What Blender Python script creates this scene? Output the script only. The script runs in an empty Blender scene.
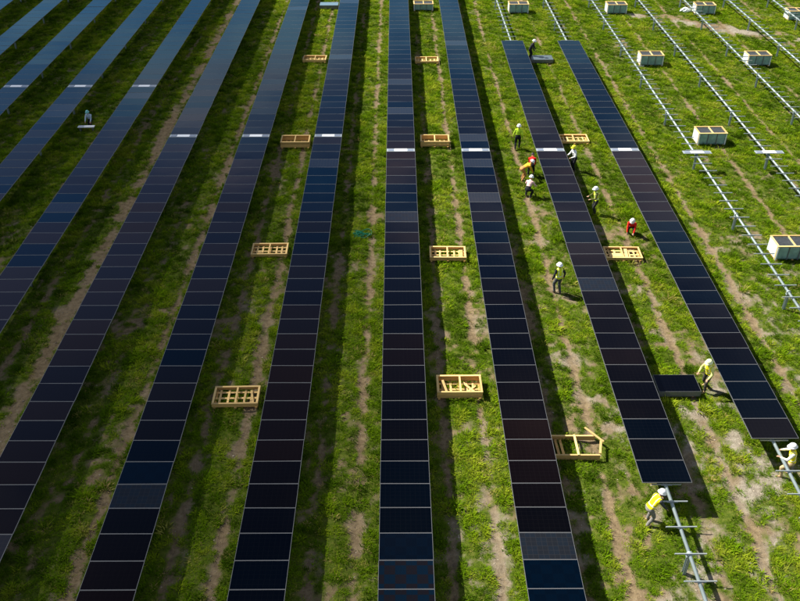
import bpy, bmesh, math, random
import numpy as np
from mathutils import Vector, Matrix, Euler, Quaternion

random.seed(7)
R = math.radians
S = bpy.context.scene
C = S.collection

# ------------------------------------------------------------------ camera
CAM_H = 23.43
PITCH = math.atan(592 / 840.0)
YAW = math.atan(4.9 * math.cos(PITCH) / 840.0)
cd = bpy.data.cameras.new('camera')
cam = bpy.data.objects.new('camera', cd)
C.objects.link(cam)
cam.location = (0, 0, CAM_H)
cam.rotation_euler = (math.pi / 2 - PITCH, 0, -YAW)
cd.sensor_width = 36.0
cd.lens = 36.0 * 840.0 / 800.0
cd.clip_start = 0.5
cd.clip_end = 6000
S.camera = cam

# ------------------------------------------------------------------ light
SUN = Vector((-0.84, 0.45, 1.0)).normalized()
SUN_EL = math.asin(SUN.z)
SUN_AZ = math.atan2(SUN.x, SUN.y)          # clockwise from +Y
W = bpy.data.worlds.new('World')
S.world = W
W.use_nodes = True
wn, wl = W.node_tree.nodes, W.node_tree.links
wn.clear()
sky = wn.new('ShaderNodeTexSky')
sky.sky_type = 'NISHITA'
sky.sun_disc = False
sky.sun_elevation = SUN_EL
sky.sun_rotation = SUN_AZ
sky.air_density = 1.0
sky.dust_density = 0.3
bg = wn.new('ShaderNodeBackground')
bg.inputs['Strength'].default_value = 0.05
wo = wn.new('ShaderNodeOutputWorld')
# scattered fair weather clouds over the whole sky
tc = wn.new('ShaderNodeTexCoord')
sep = wn.new('ShaderNodeSeparateXYZ')
wl.new(tc.outputs['Generated'], sep.inputs[0])
zz = wn.new('ShaderNodeMath'); zz.operation = 'MAXIMUM'; zz.inputs[1].default_value = 0.0
wl.new(sep.outputs['Z'], zz.inputs[0])
za = wn.new('ShaderNodeMath'); za.operation = 'ADD'; za.inputs[1].default_value = 0.16
wl.new(zz.outputs[0], za.inputs[0])
dv = wn.new('ShaderNodeVectorMath'); dv.operation = 'DIVIDE'
cmb = wn.new('ShaderNodeCombineXYZ')
for i in range(3):
    wl.new(za.outputs[0], cmb.inputs[i])
wl.new(tc.outputs['Generated'], dv.inputs[0])
wl.new(cmb.outputs[0], dv.inputs[1])
cn = wn.new('ShaderNodeTexNoise')
cn.inputs['Scale'].default_value = 1.35
cn.inputs['Detail'].default_value = 7
cn.inputs['Roughness'].default_value = 0.58
cmap = wn.new('ShaderNodeMapping')
cmap.inputs['Location'].default_value = (30.9, 21.4, 0.0)
wl.new(dv.outputs[0], cmap.inputs['Vector'])
wl.new(cmap.outputs[0], cn.inputs['Vector'])
cr = wn.new('ShaderNodeValToRGB')
cr.color_ramp.elements[0].position = 0.47
cr.color_ramp.elements[1].position = 0.63
wl.new(cn.outputs['Fac'], cr.inputs['Fac'])
cm = wn.new('ShaderNodeMath'); cm.operation = 'MULTIPLY'; cm.inputs[1].default_value = 0.75
wl.new(cr.outputs['Color'], cm.inputs[0])
mx = wn.new('ShaderNodeMix'); mx.data_type = 'RGBA'
wl.new(cm.outputs[0], mx.inputs['Factor'])
wl.new(sky.outputs[0], mx.inputs['A'])
mx.inputs['B'].default_value = (8.0, 7.9, 8.2, 1)
wl.new(mx.outputs['Result'], bg.inputs['Color'])
wl.new(bg.outputs[0], wo.inputs['Surface'])

sd = bpy.data.lights.new('sun', 'SUN')
sd.energy = 5.0
sd.angle = R(0.53)
sd.color = (1.0, 0.95, 0.86)
sun = bpy.data.objects.new('sun', sd)
C.objects.link(sun)
sun.location = SUN * 120
sun.rotation_euler = SUN.to_track_quat('Z', 'Y').to_euler()

S.view_settings.view_transform = 'Standard'
S.view_settings.look = 'None'
S.view_settings.gamma = 1.0
S.view_settings.exposure = 1.13
S.view_settings.use_curve_mapping = False
S.render.engine = 'CYCLES'
S.render.resolution_x = 1024
S.render.resolution_y = 769


# ------------------------------------------------------------------ helpers
def link(o):
    C.objects.link(o)
    return o


def tag(o, label, cat, group=None):
    o['label'] = label
    o['category'] = cat
    if group:
        o['group'] = group
    return o


def thing(name, label, cat, loc=(0, 0, 0), rz=0.0, group=None):
    o = bpy.data.objects.new(name, None)
    o.empty_display_size = 0.2
    link(o)
    o.location = loc
    o.rotation_euler = (0, 0, rz)
    return tag(o, label, cat, group)


def mesh_obj(name, me, parent=None, loc=(0, 0, 0), rot=(0, 0, 0)):
    o = bpy.data.objects.new(name, me)
    link(o)
    o.parent = parent
    o.location = loc
    o.rotation_euler = rot
    return o


_box = {}


def box_mesh(dims, mat, bev=0.004):
    key = (tuple(round(d, 4) for d in dims), mat.name, bev)
    if key in _box:
        return _box[key]
    bm = bmesh.new()
    bmesh.ops.create_cube(bm, size=1.0)
    bmesh.ops.scale(bm, vec=dims, verts=bm.verts)
    if bev:
        bmesh.ops.bevel(bm, geom=list(bm.edges), offset=min(bev, min(dims) * 0.3), segments=1, affect='EDGES')
    me = bpy.data.meshes.new('box')
    bm.to_mesh(me)
    bm.free()
    me.materials.append(mat)
    _box[key] = me
    return me


def box(name, dims, mat, parent, loc, rot=(0, 0, 0), bev=0.004):
    return mesh_obj(name, box_mesh(dims, mat, bev), parent, loc, rot)


def nodes(mat):
    mat.use_nodes = True
    return mat.node_tree.nodes, mat.node_tree.links, mat.node_tree.nodes['Principled BSDF']


def simple(name, col, rough=0.6, metal=0.0, spec=0.5, noise=0.0, nscale=20.0, bump=0.0):
    m = bpy.data.materials.new(name)
    n, l, b = nodes(m)
    b.inputs['Base Color'].default_value = (*col, 1)
    b.inputs['Roughness'].default_value = rough
    b.inputs['Metallic'].default_value = metal
    b.inputs['Specular IOR Level'].default_value = spec
    if noise or bump:
        t = n.new('ShaderNodeTexCoord')
        nz = n.new('ShaderNodeTexNoise')
        nz.inputs['Scale'].default_value = nscale
        nz.inputs['Detail'].default_value = 5
        l.new(t.outputs['Object'], nz.inputs['Vector'])
        if noise:
            mr = n.new('ShaderNodeMapRange')
            mr.inputs['From Min'].default_value = 0.25
            mr.inputs['From Max'].default_value = 0.75
            mr.inputs['To Min'].default_value = 1 - noise
            mr.inputs['To Max'].default_value = 1 + noise
            l.new(nz.outputs['Fac'], mr.inputs['Value'])
            mu = n.new('ShaderNodeVectorMath'); mu.operation = 'SCALE'
            mu.inputs[0].default_value = col
            l.new(mr.outputs[0], mu.inputs['Scale'])
            l.new(mu.outputs[0], b.inputs['Base Color'])
        if bump:
            bp = n.new('ShaderNodeBump')
            bp.inputs['Strength'].default_value = bump
            bp.inputs['Distance'].default_value = 0.02
            l.new(nz.outputs['Fac'], bp.inputs['Height'])
            l.new(bp.outputs[0], b.inputs['Normal'])
    return m


def wood_mat(name, col):
    m = bpy.data.materials.new(name)
    n, l, b = nodes(m)
    t = n.new('ShaderNodeTexCoord')
    oi = n.new('ShaderNodeObjectInfo')
    mp = n.new('ShaderNodeMapping')
    mp.inputs['Scale'].default_value = (2.0, 14.0, 14.0)
    l.new(t.outputs['Object'], mp.inputs['Vector'])
    l.new(oi.outputs['Random'], mp.inputs['Location'])
    nz = n.new('ShaderNodeTexNoise')
    nz.inputs['Scale'].default_value = 4
    nz.inputs['Detail'].default_value = 6
    l.new(mp.outputs[0], nz.inputs['Vector'])
    a = n.new('ShaderNodeMath'); a.operation = 'MULTIPLY_ADD'
    a.inputs[1].default_value = 0.55
    a.inputs[2].default_value = 0.45
    l.new(oi.outputs['Random'], a.inputs[0])
    mu = n.new('ShaderNodeMath'); mu.operation = 'MULTIPLY_ADD'
    mu.inputs[1].default_value = 0.5
    l.new(nz.outputs['Fac'], mu.inputs[0])
    l.new(a.outputs[0], mu.inputs[2])
    sc = n.new('ShaderNodeVectorMath'); sc.operation = 'SCALE'
    sc.inputs[0].default_value = col
    l.new(mu.outputs[0], sc.inputs['Scale'])
    l.new(sc.outputs[0], b.inputs['Base Color'])
    b.inputs['Roughness'].default_value = 0.75
    b.inputs['Specular IOR Level'].default_value = 0.2
    return m


def vnoise(x, y, seed=0):
    """value noise, numpy arrays in, 0..1 out"""
    xi = np.floor(x).astype(np.int64); yi = np.floor(y).astype(np.int64)
    xf = x - xi; yf = y - yi
    xf = xf * xf * (3 - 2 * xf); yf = yf * yf * (3 - 2 * yf)

    def h(a, b):
        k = (a * 374761393 + b * 668265263 + seed * 982451653) & 0xFFFFFFFF
        k = ((k ^ (k >> 13)) * 1274126177) & 0xFFFFFFFF
        k = (k ^ (k >> 16)) & 0xFFFFFFFF
        return k / 4294967295.0
    return (h(xi, yi) * (1 - xf) + h(xi + 1, yi) * xf) * (1 - yf) + (h(xi, yi + 1) * (1 - xf) + h(xi + 1, yi + 1) * xf) * yf


def fbm(x, y, seed=0, octv=4):
    s = 0; a = 0.5; t = 0
    for i in range(octv):
        s = s + a * vnoise(x * 2 ** i + 17.3 * i, y * 2 ** i - 9.1 * i, seed + i)
        t += a; a *= 0.5
    return s / t


def sstep(a, b, x):
    t = np.clip((x - a) / (b - a), 0, 1)
    return t * t * (3 - 2 * t)


# ------------------------------------------------------------------ layout
PITCHX = 4.602
PW, PL = 1.75, 1.08                  # module across the row, module spacing along it
PH = 1.22                            # glass height


def row_left(k):
    return -0.60 + PITCHX * k


TUBE_X = {4: 18.42, 5: 22.85, 6: 27.12, 7: 31.30, 8: 35.50, 9: 39.75}
ROW_C = {k: row_left(k) + PW / 2 for k in range(-8, 4)}
ROW_C.update(TUBE_X)

# wheel tracks worn along the lanes: x, half width, strength
TRACKS = []
for k in range(-9, 10):
    e = row_left(k) if k < 4 else TUBE_X[k] - 0.87
    off = {1: 0.58, 0: 0.80, -3: 1.15, 2: 0.95, 3: 0.85, 4: 0.95}.get(k, 0.82)
    wd = {-3: 0.55, 1: 0.24, 2: 0.22, 3: 0.22, 4: 0.20}.get(k, 0.27)
    st = {-3: 1.3, 2: 1.3, 3: 1.3, 4: 1.35, 1: 1.25}.get(k, 1.1)
    if k >= 5:
        st, wd = 1.3, 0.2
    TRACKS.append((e - off, wd, st, k))
    st2 = {1: 0.95, 0: 0.8, -1: 0.95, 2: 0.75, 3: 0.45, -3: 0.9}.get(k, 0.35)
    TRACKS.append((e - off - 1.55, 0.26, st2, k + 40))


def cover_fn(x, y):
    """0 bare earth .. 1 thick grass, and how sandy the bare earth is"""
    c = 0.83 + (1.0 + 0.35 * sstep(60, 22, y)) * (fbm(x / 0.24, y / 0.28, 3, 3) - 0.5) + (0.75 + 0.45 * sstep(60, 22, y)) * (fbm(x / 0.70, y / 0.9, 17, 3) - 0.5) + 0.7 * (fbm(x / 1.9, y / 2.6, 11, 3) - 0.5)
    # grass grows denser away from the near working area
    near = sstep(46, 18, y)
    right = sstep(-2, 9, x)
    c = c + 0.06 + 0.12 * sstep(30, 70, y) - 0.17 * near * right - 0.04 * near
    lush = fbm(x / 6.0, y / 9.0, 29, 3)
    c = c + 0.30 * (lush - 0.5)
    wob = (fbm(y / 9.0, x * 0 + 3.3, 5, 3) - 0.5) * 0.24
    tr = np.zeros_like(x)
    for tx, w, st, k in TRACKS:
        brk = 0.50 + 0.70 * sstep(0.30, 0.62, fbm(y / 1.9 + k * 7.7, x / 1.3, 40 + (k % 13), 4))
        d = (x - tx - wob - 0.34 * (fbm(x / 0.30, y / 0.30, 77, 4) - 0.5)) / (w * (0.45 + 0.75 * fbm(y / 1.1 + k, x / 3.0, 83, 3)))
        tr = np.maximum(tr, st * brk * np.exp(-d * d * 1.25))
    c = c - 0.72 * tr
    # worn vehicle crossing beyond the work area, right of the field
    yc = 79.5 - (x - 22) * 0.52 + 1.5 * (fbm(x / 5, y * 0, 8, 2) - 0.5)
    cross = np.exp(-((y - yc) / 1.7) ** 2) * sstep(19, 23, x)
    c = c - 0.9 * cross * sstep(0.30, 0.62, fbm(x / 1.3, y / 1.0, 51, 4))
    sand = sstep(0.42, 0.62, fbm(x / 1.6, y / 2.4, 61, 4)) * (0.25 + 0.75 * np.maximum(near * right, cross)) * (1 - 0.75 * np.clip(tr, 0, 1))
    return np.clip(c, 0, 1), np.clip(sand, 0, 1), np.clip(tr, 0, 1.3)


def ground_z(x, y, tr=None):
    if tr is None:
        tr = cover_fn(x, y)[2]
    z = 0.10 * (fbm(x / 2.3, y / 2.3, 91, 3) - 0.5) + 0.05 * (fbm(x / 0.55, y / 0.55, 93, 3) - 0.5)
    edge = sstep(75, 55, np.abs(x)) * sstep(150, 110, y) * sstep(-12, 0, y)
    return (z - 0.055 * np.clip(tr, 0, 1)) * edge


# ------------------------------------------------------------------ ground
def build_ground():
    def axis(a, b, step, far):
        core = np.arange(a, b + 1e-6, step)
        tail = np.array([2, 5, 10, 20, 40, 80, 160, 320, 700, 1500, far], float)
        return np.concatenate([a - tail[::-1], core, b + tail])
    xs = axis(-44, 48, 0.16, 2600)
    ys = axis(6, 98, 0.18, 2600)
    X, Y = np.meshgrid(xs, ys)
    x, y = X.ravel(), Y.ravel()
    cov, sand, tr = cover_fn(x, y)
    z = ground_z(x, y, tr)
    nx, ny = len(xs), len(ys)
    co = np.stack([x, y, z], 1).astype(np.float32)
    i = np.arange(nx * ny).reshape(ny, nx)
    q = np.stack([i[:-1, :-1], i[:-1, 1:], i[1:, 1:], i[1:, :-1]], -1).reshape(-1, 4)
    me = bpy.data.meshes.new('ground')
    me.vertices.add(len(co)); me.vertices.foreach_set('co', co.ravel())
    me.loops.add(q.size); me.loops.foreach_set('vertex_index', q.ravel().astype(np.int32))
    me.polygons.add(len(q))
    me.polygons.foreach_set('loop_start', (np.arange(len(q)) * 4).astype(np.int32))
    me.polygons.foreach_set('use_smooth', np.ones(len(q), bool))
    for nm, v in (('cover', cov), ('sand', sand), ('track', np.clip(tr, 0, 1))):
        a = me.attributes.new(nm, 'FLOAT', 'POINT')
        a.data.foreach_set('value', v.astype(np.float32))
    me.update()
    m = bpy.data.materials.new('soil_and_turf')
    n, l, b = nodes(m)
    geo = n.new('ShaderNodeNewGeometry')

    def att(nm):
        a = n.new('ShaderNodeAttribute'); a.attribute_name = nm
        return a.outputs['Fac']

    def noise(sc, det=5, ro=0.6):
        t = n.new('ShaderNodeTexNoise')
        t.inputs['Scale'].default_value = sc
        t.inputs['Detail'].default_value = det
        t.inputs['Roughness'].default_value = ro
        l.new(geo.outputs['Position'], t.inputs['Vector'])
        return t.outputs['Fac']

    def ramp(src, stops):
        r = n.new('ShaderNodeValToRGB')
        e = r.color_ramp.elements
        while len(e) < len(stops):
            e.new(0.5)
        for el, (p, c) in zip(e, stops):
            el.position = p
            el.color = (*c, 1)
        l.new(src, r.inputs['Fac'])
        return r.outputs['Color']

    def mix(f, a, bb):
        x = n.new('ShaderNodeMix'); x.data_type = 'RGBA'
        l.new(f, x.inputs['Factor']); l.new(a, x.inputs['A']); l.new(bb, x.inputs['B'])
        return x.outputs['Result']
    soil = ramp(noise(4.5, 9, 0.74), [(0.28, (0.070, 0.050, 0.028)), (0.42, (0.130, 0.094, 0.052)), (0.55, (0.190, 0.140, 0.078)), (0.74, (0.26, 0.20, 0.12))])
    sandc = ramp(noise(5.0, 8, 0.7), [(0.28, (0.12, 0.10, 0.075)), (0.48, (0.225, 0.195, 0.15)), (0.70, (0.36, 0.325, 0.26))])
    soil = mix(att('sand'), soil, sandc)
    turf = ramp(noise(6.0, 6, 0.65), [(0.3, (0.034, 0.055, 0.005)), (0.5, (0.066, 0.095, 0.008)), (0.72, (0.125, 0.130, 0.024))])
    # ragged transition between turf and soil
    ad = n.new('ShaderNodeMath'); ad.operation = 'MULTIPLY_ADD'
    ad.inputs[1].default_value = 0.75
    l.new(noise(9.0, 6, 0.7), ad.inputs[0]); l.new(att('cover'), ad.inputs[2])
    mr = n.new('ShaderNodeMapRange')
    mr.inputs['From Min'].default_value = 0.70
    mr.inputs['From Max'].default_value = 1.08
    l.new(ad.outputs[0], mr.inputs['Value'])
    col = mix(mr.outputs[0], soil, turf)
    l.new(col, b.inputs['Base Color'])
    b.inputs['Roughness'].default_value = 0.95
    b.inputs['Specular IOR Level'].default_value = 0.1
    bp = n.new('ShaderNodeBump')
    bp.inputs['Strength'].default_value = 0.75
    bp.inputs['Distance'].default_value = 0.06
    l.new(noise(11.0, 8, 0.72), bp.inputs['Height'])
    l.new(bp.outputs[0], b.inputs['Normal'])
    me.materials.append(m)
    o = mesh_obj('ground', me)
    o['kind'] = 'structure'
    return o


build_ground()


# ------------------------------------------------------------------ grass
def leaf_mat():
    m = bpy.data.materials.new('grass_leaf')
    m.use_nodes = True
    n, l = m.node_tree.nodes, m.node_tree.links
    n.clear()
    out = n.new('ShaderNodeOutputMaterial')
    a = n.new('ShaderNodeAttribute'); a.attribute_type = 'INSTANCER'; a.attribute_name = 'tint'
    r = n.new('ShaderNodeValToRGB')
    e = r.color_ramp.elements
    st = [(0.0, (0.030, 0.062, 0.003)), (0.35, (0.075, 0.145, 0.004)), (0.65, (0.138, 0.236, 0.005)), (0.85, (0.230, 0.295, 0.012)), (1.0, (0.36, 0.27, 0.10))]
    while len(e) < len(st):
        e.new(0.5)
    for el, (p, c) in zip(e, st):
        el.position = p; el.color = (*c, 1)
    l.new(a.outputs['Fac'], r.inputs['Fac'])
    d = n.new('ShaderNodeBsdfDiffuse')
    t = n.new('ShaderNodeBsdfTranslucent')
    mx = n.new('ShaderNodeMixShader'); mx.inputs[0].default_value = 0.25
    l.new(r.outputs[0], d.inputs[0]); l.new(r.outputs[0], t.inputs[0])
    l.new(d.outputs[0], mx.inputs[1]); l.new(t.outputs[0], mx.inputs[2])
    l.new(mx.outputs[0], out.inputs['Surface'])
    return m


def tuft_mesh(seed, nb, hmin, hmax, wid, spread):
    rr = random.Random(seed)
    V, F = [], []
    for _ in range(nb):
        a = rr.uniform(0, 2 * math.pi)
        r0 = spread * math.sqrt(rr.random())
        bx, by = r0 * math.cos(a), r0 * math.sin(a)
        d = a + rr.uniform(-0.9, 0.9)
        h = rr.uniform(hmin, hmax)
        lean = rr.uniform(0.25, 0.95) * h
        w = wid * rr.uniform(0.7, 1.3) / 2
        px, py = -math.sin(d), math.cos(d)
        base = len(V)
        for t, ww in ((0, 0.8), (0.5, 1.0), (1.0, 0.08)):
            ox = bx + math.cos(d) * lean * t * t
            oy = by + math.sin(d) * lean * t * t
            oz = h * (t - 0.32 * t * t) - 0.02
            V += [(ox - px * w * ww, oy - py * w * ww, oz), (ox + px * w * ww, oy + py * w * ww, oz)]
        F += [(base, base + 1, base + 3, base + 2), (base + 2, base + 3, base + 5, base + 4)]
    me = bpy.data.meshes.new('tuft')
    me.from_pydata(V, [], F)
    me.materials.append(LEAF)
    return me


LEAF = leaf_mat()


def scatter(o, srcs):
    ng = bpy.data.node_groups.new('scatter_grass', 'GeometryNodeTree')
    ng.interface.new_socket('Geometry', in_out='INPUT', socket_type='NodeSocketGeometry')
    ng.interface.new_socket('Geometry', in_out='OUTPUT', socket_type='NodeSocketGeometry')
    N, L = ng.nodes, ng.links
    gi = N.new('NodeGroupInput'); go = N.new('NodeGroupOutput')
    for so in reversed(srcs):
        oi = N.new('GeometryNodeObjectInfo')
        oi.inputs['Object'].default_value = so
        oi.inputs['As Instance'].default_value = True
    jn = N.new('GeometryNodeJoinGeometry')
    for nd in [q for q in N if q.bl_idname == 'GeometryNodeObjectInfo']:
        L.new(nd.outputs['Geometry'], jn.inputs[0])

    def named(nm, tp):
        a = N.new('GeometryNodeInputNamedAttribute'); a.data_type = tp
        a.inputs['Name'].default_value = nm
        return a.outputs['Attribute']
    ip = N.new('GeometryNodeInstanceOnPoints')
    L.new(gi.outputs[0], ip.inputs['Points'])
    L.new(jn.outputs[0], ip.inputs['Instance'])
    ip.inputs['Pick Instance'].default_value = True
    L.new(named('kind_index', 'INT'), ip.inputs['Instance Index'])
    cx = N.new('ShaderNodeCombineXYZ')
    L.new(named('turn', 'FLOAT'), cx.inputs['Z'])
    L.new(cx.outputs[0], ip.inputs['Rotation'])
    L.new(named('size', 'FLOAT'), ip.inputs['Scale'])
    L.new(ip.outputs[0], go.inputs[0])
    md = o.modifiers.new('scatter', 'NODES')
    md.node_group = ng


def build_grass():
    rng = np.random.default_rng(5)
    # candidate points over the field seen by the camera, with a margin
    pts = []
    y0, y1 = 8.0, 96.0
    n = 470000
    y = rng.uniform(y0, y1, n)
    x = rng.uniform(-1, 1, n)
    half = 5.5 + 0.50 * y
    x = x * 50
    keep = np.abs(x) < half
    x, y = x[keep], y[keep]
    cov, sand, tr = cover_fn(x, y)
    nz = fbm(x / 0.35, y / 0.35, 123, 2)
    pr = sstep(0.30, 0.78, cov + 0.5 * (nz - 0.5))
    keep = rng.random(len(x)) < np.clip(pr + 0.02, 0, 1)
    x, y, cov, tr = x[keep], y[keep], cov[keep], tr[keep]
    z = ground_z(x, y, tr)
    n = len(x)
    big = fbm(x / 2.6, y / 2.6, 140, 3)
    dry = fbm(x / 1.1, y / 1.4, 150, 3)
    fine = fbm(x / 0.42, y / 0.42, 160, 2)
    tint = 0.50 + 0.9 * (big - 0.5) + 0.10 * rng.standard_normal(n) + 0.45 * (dry - 0.5) + 1.1 * (fine - 0.5)
    tint += 0.35 * np.clip(0.62 - cov, 0, 1) + 0.06 * sstep(30, 75, y)
    straw = rng.random(n) < (0.025 + 0.28 * np.clip(tr, 0, 1) + 0.18 * sstep(0.60, 0.75, dry))
    tint = np.where(straw, rng.uniform(0.85, 1.0, n), np.clip(tint, 0.02, 0.86))
    scale = (0.42 + 0.55 * cov) * rng.uniform(0.65, 1.25, n) * (0.75 + 0.5 * big) * (0.55 + 0.95 * fbm(x / 0.5, y / 0.5, 190, 2))
    tall = rng.random(n) < 0.018 + 0.05 * sstep(0.55, 0.7, fbm(x / 1.3, y / 1.3, 170, 3))
    scale = np.where(tall, scale * 1.7, scale)
    me = bpy.data.meshes.new('grass')
    me.vertices.add(n)
    me.vertices.foreach_set('co', np.stack([x, y, z], 1).astype(np.float32).ravel())
    for nm, v in (('tint', tint), ('size', scale), ('turn', rng.uniform(0, 6.283, n))):
        a = me.attributes.new(nm, 'FLOAT', 'POINT')
        a.data.foreach_set('value', v.astype(np.float32))
    a = me.attributes.new('kind_index', 'INT', 'POINT')
    a.data.foreach_set('value', rng.integers(0, 5, n).astype(np.int32))
    o = mesh_obj('grass', me)
    o['kind'] = 'stuff'
    o['label'] = 'patchy green grass and weeds growing over the whole field'
    o['category'] = 'grass'
    srcs = []
    specs = [(1, 24, .06, .16, .016, .13), (2, 20, .08, .21, .016, .11), (3, 26, .05, .12, .018, .16),
             (4, 16, .07, .17, .026, .12), (5, 20, .10, .27, .014, .10)]
    for sp in specs:
        so = bpy.data.objects.new('tuft', tuft_mesh(*sp))
        srcs.append(so)
    scatter(o, srcs)
    print('grass tufts', n)


build_grass()


def build_clods():
    rng = np.random.default_rng(15)
    n = 170000
    y = rng.uniform(9, 90, n) ** 1.0
    x = rng.uniform(-48, 48, n)
    keep = (np.abs(x) < 8 + 0.5 * y) & (rng.random(n) < np.clip(32.0 / y, 0, 1))
    x, y = x[keep], y[keep]
    cov, sand, tr = cover_fn(x, y)
    keep = rng.random(len(x)) < sstep(0.72, 0.35, cov)
    x, y, tr, sand = x[keep], y[keep], tr[keep], sand[keep]
    z = ground_z(x, y, tr)
    n = len(x)
    rr = random.Random(2)
    mat = bpy.data.materials.new('clod_soil')
    nn, ll, b = nodes(mat)
    a = nn.new('ShaderNodeAttribute'); a.attribute_type = 'INSTANCER'; a.attribute_name = 'tint'
    r = nn.new('ShaderNodeValToRGB')
    r.color_ramp.elements[0].color = (0.09, 0.065, 0.04, 1)
    r.color_ramp.elements[1].color = (0.40, 0.34, 0.25, 1)
    ll.new(a.outputs['Fac'], r.inputs['Fac']); ll.new(r.outputs[0], b.inputs['Base Color'])
    b.inputs['Roughness'].default_value = 0.95
    srcs = []
    for q in range(4):
        bm = bmesh.new()
        bmesh.ops.create_icosphere(bm, subdivisions=1, radius=1.0)
        for v in bm.verts:
            v.co *= rr.uniform(0.6, 1.15)
            v.co.z *= 0.6
        me = bpy.data.meshes.new('clod'); bm.to_mesh(me); bm.free()
        me.materials.append(mat)
        srcs.append(bpy.data.objects.new('clod', me))
    me = bpy.data.meshes.new('soil_clods')
    me.vertices.add(n)
    me.vertices.foreach_set('co', np.stack([x, y, z], 1).astype(np.float32).ravel())
    size = 0.012 + 0.022 * rng.random(n) ** 2 + 0.03 * rng.random(n) ** 12
    for nm, v in (('tint', np.clip(0.25 + 0.45 * sand + 0.22 * rng.standard_normal(n), 0, 1)), ('size', size), ('turn', rng.uniform(0, 6.283, n))):
        a = me.attributes.new(nm, 'FLOAT', 'POINT')
        a.data.foreach_set('value', v.astype(np.float32))
    a = me.attributes.new('kind_index', 'INT', 'POINT')
    a.data.foreach_set('value', rng.integers(0, 4, n).astype(np.int32))
    o = mesh_obj('soil_clods', me)
    o['kind'] = 'stuff'
    o['label'] = 'small soil clods and stones scattered over the bare tracks'
    o['category'] = 'stones'
    scatter(o, srcs)


build_clods()

# ------------------------------------------------------------------ cloud whose shadow lies over the left of the field
def build_cloud():
    alt = 300.0
    # ground point under the middle of the shadow, carried up along the sun's direction
    gx, gy = -84.5, 50.0
    c = Vector((gx, gy, 0)) + SUN * (alt / SUN.z)
    bm = bmesh.new()
    bmesh.ops.create_icosphere(bm, subdivisions=5, radius=1.0)
    for v in bm.verts:
        d = v.co.normalized()
        a = np.array([d.x * 2.2 + 5]); b_ = np.array([d.y * 2.2 + d.z * 1.7 + 9])
        k = 1.0 + 0.30 * (fbm(a, b_, 301, 4)[0] - 0.5)
        v.co = Vector((d.x * 74 * k, d.y * 118 * k, d.z * 26 * k * (1.25 if d.z > 0 else 0.7)))
    me = bpy.data.meshes.new('cloud')
    bm.to_mesh(me); bm.free()
    m = bpy.data.materials.new('cloud_vapour')
    m.use_nodes = True
    n, l = m.node_tree.nodes, m.node_tree.links
    n.clear()
    out = n.new('ShaderNodeOutputMaterial')
    v = n.new('ShaderNodeVolumePrincipled')
    v.inputs['Color'].default_value = (0.95, 0.95, 0.95, 1)
    v.inputs['Density'].default_value = 0.056
    l.new(v.outputs[0], out.inputs['Volume'])
    me.materials.append(m)
    o = mesh_obj('cloud', me, None, c, (0, 0, R(13)))
    o['kind'] = 'stuff'
    o['label'] = 'small white cloud drifting in front of the sun over the panel rows'
    o['category'] = 'cloud'


build_cloud()

# ------------------------------------------------------------------ materials
M = {}
M['alu'] = simple('aluminium', (0.36, 0.40, 0.41), 0.45, 0.45, noise=0.08, nscale=3)
M['frame'] = simple('anodised_frame', (0.15, 0.155, 0.16), 0.5, 0.3, noise=0.1, nscale=3)
M['galv'] = simple('galvanised_steel', (0.28, 0.335, 0.335), 0.55, 0.35, noise=0.15, nscale=2.5)
M['white'] = simple('white_plate', (0.80, 0.81, 0.82), 0.4)
M['stripglass'] = simple('strip_glass', (0.17, 0.20, 0.26), 0.15)
M['pine'] = wood_mat('pine', (0.58, 0.36, 0.12))
M['pine_pale'] = wood_mat('pale_pine', (0.66, 0.45, 0.18))
M['film'] = simple('wrapping_film', (0.22, 0.36, 0.33), 0.3, noise=0.30, nscale=3.0, bump=0.35)
M['film_white'] = simple('white_wrapping', (0.70, 0.74, 0.72), 0.35, noise=0.08, nscale=4.0, bump=0.3)
M['strap'] = simple('green_strap', (0.02, 0.28, 0.16), 0.4)
M['edge'] = simple('stacked_frames', (0.20, 0.22, 0.23), 0.5, 0.3)
M['cratetop'] = simple('dark_module_top', (0.030, 0.034, 0.036), 0.55, noise=0.5, nscale=6)
M['grey'] = simple('grey_plastic', (0.12, 0.125, 0.13), 0.5)


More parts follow.
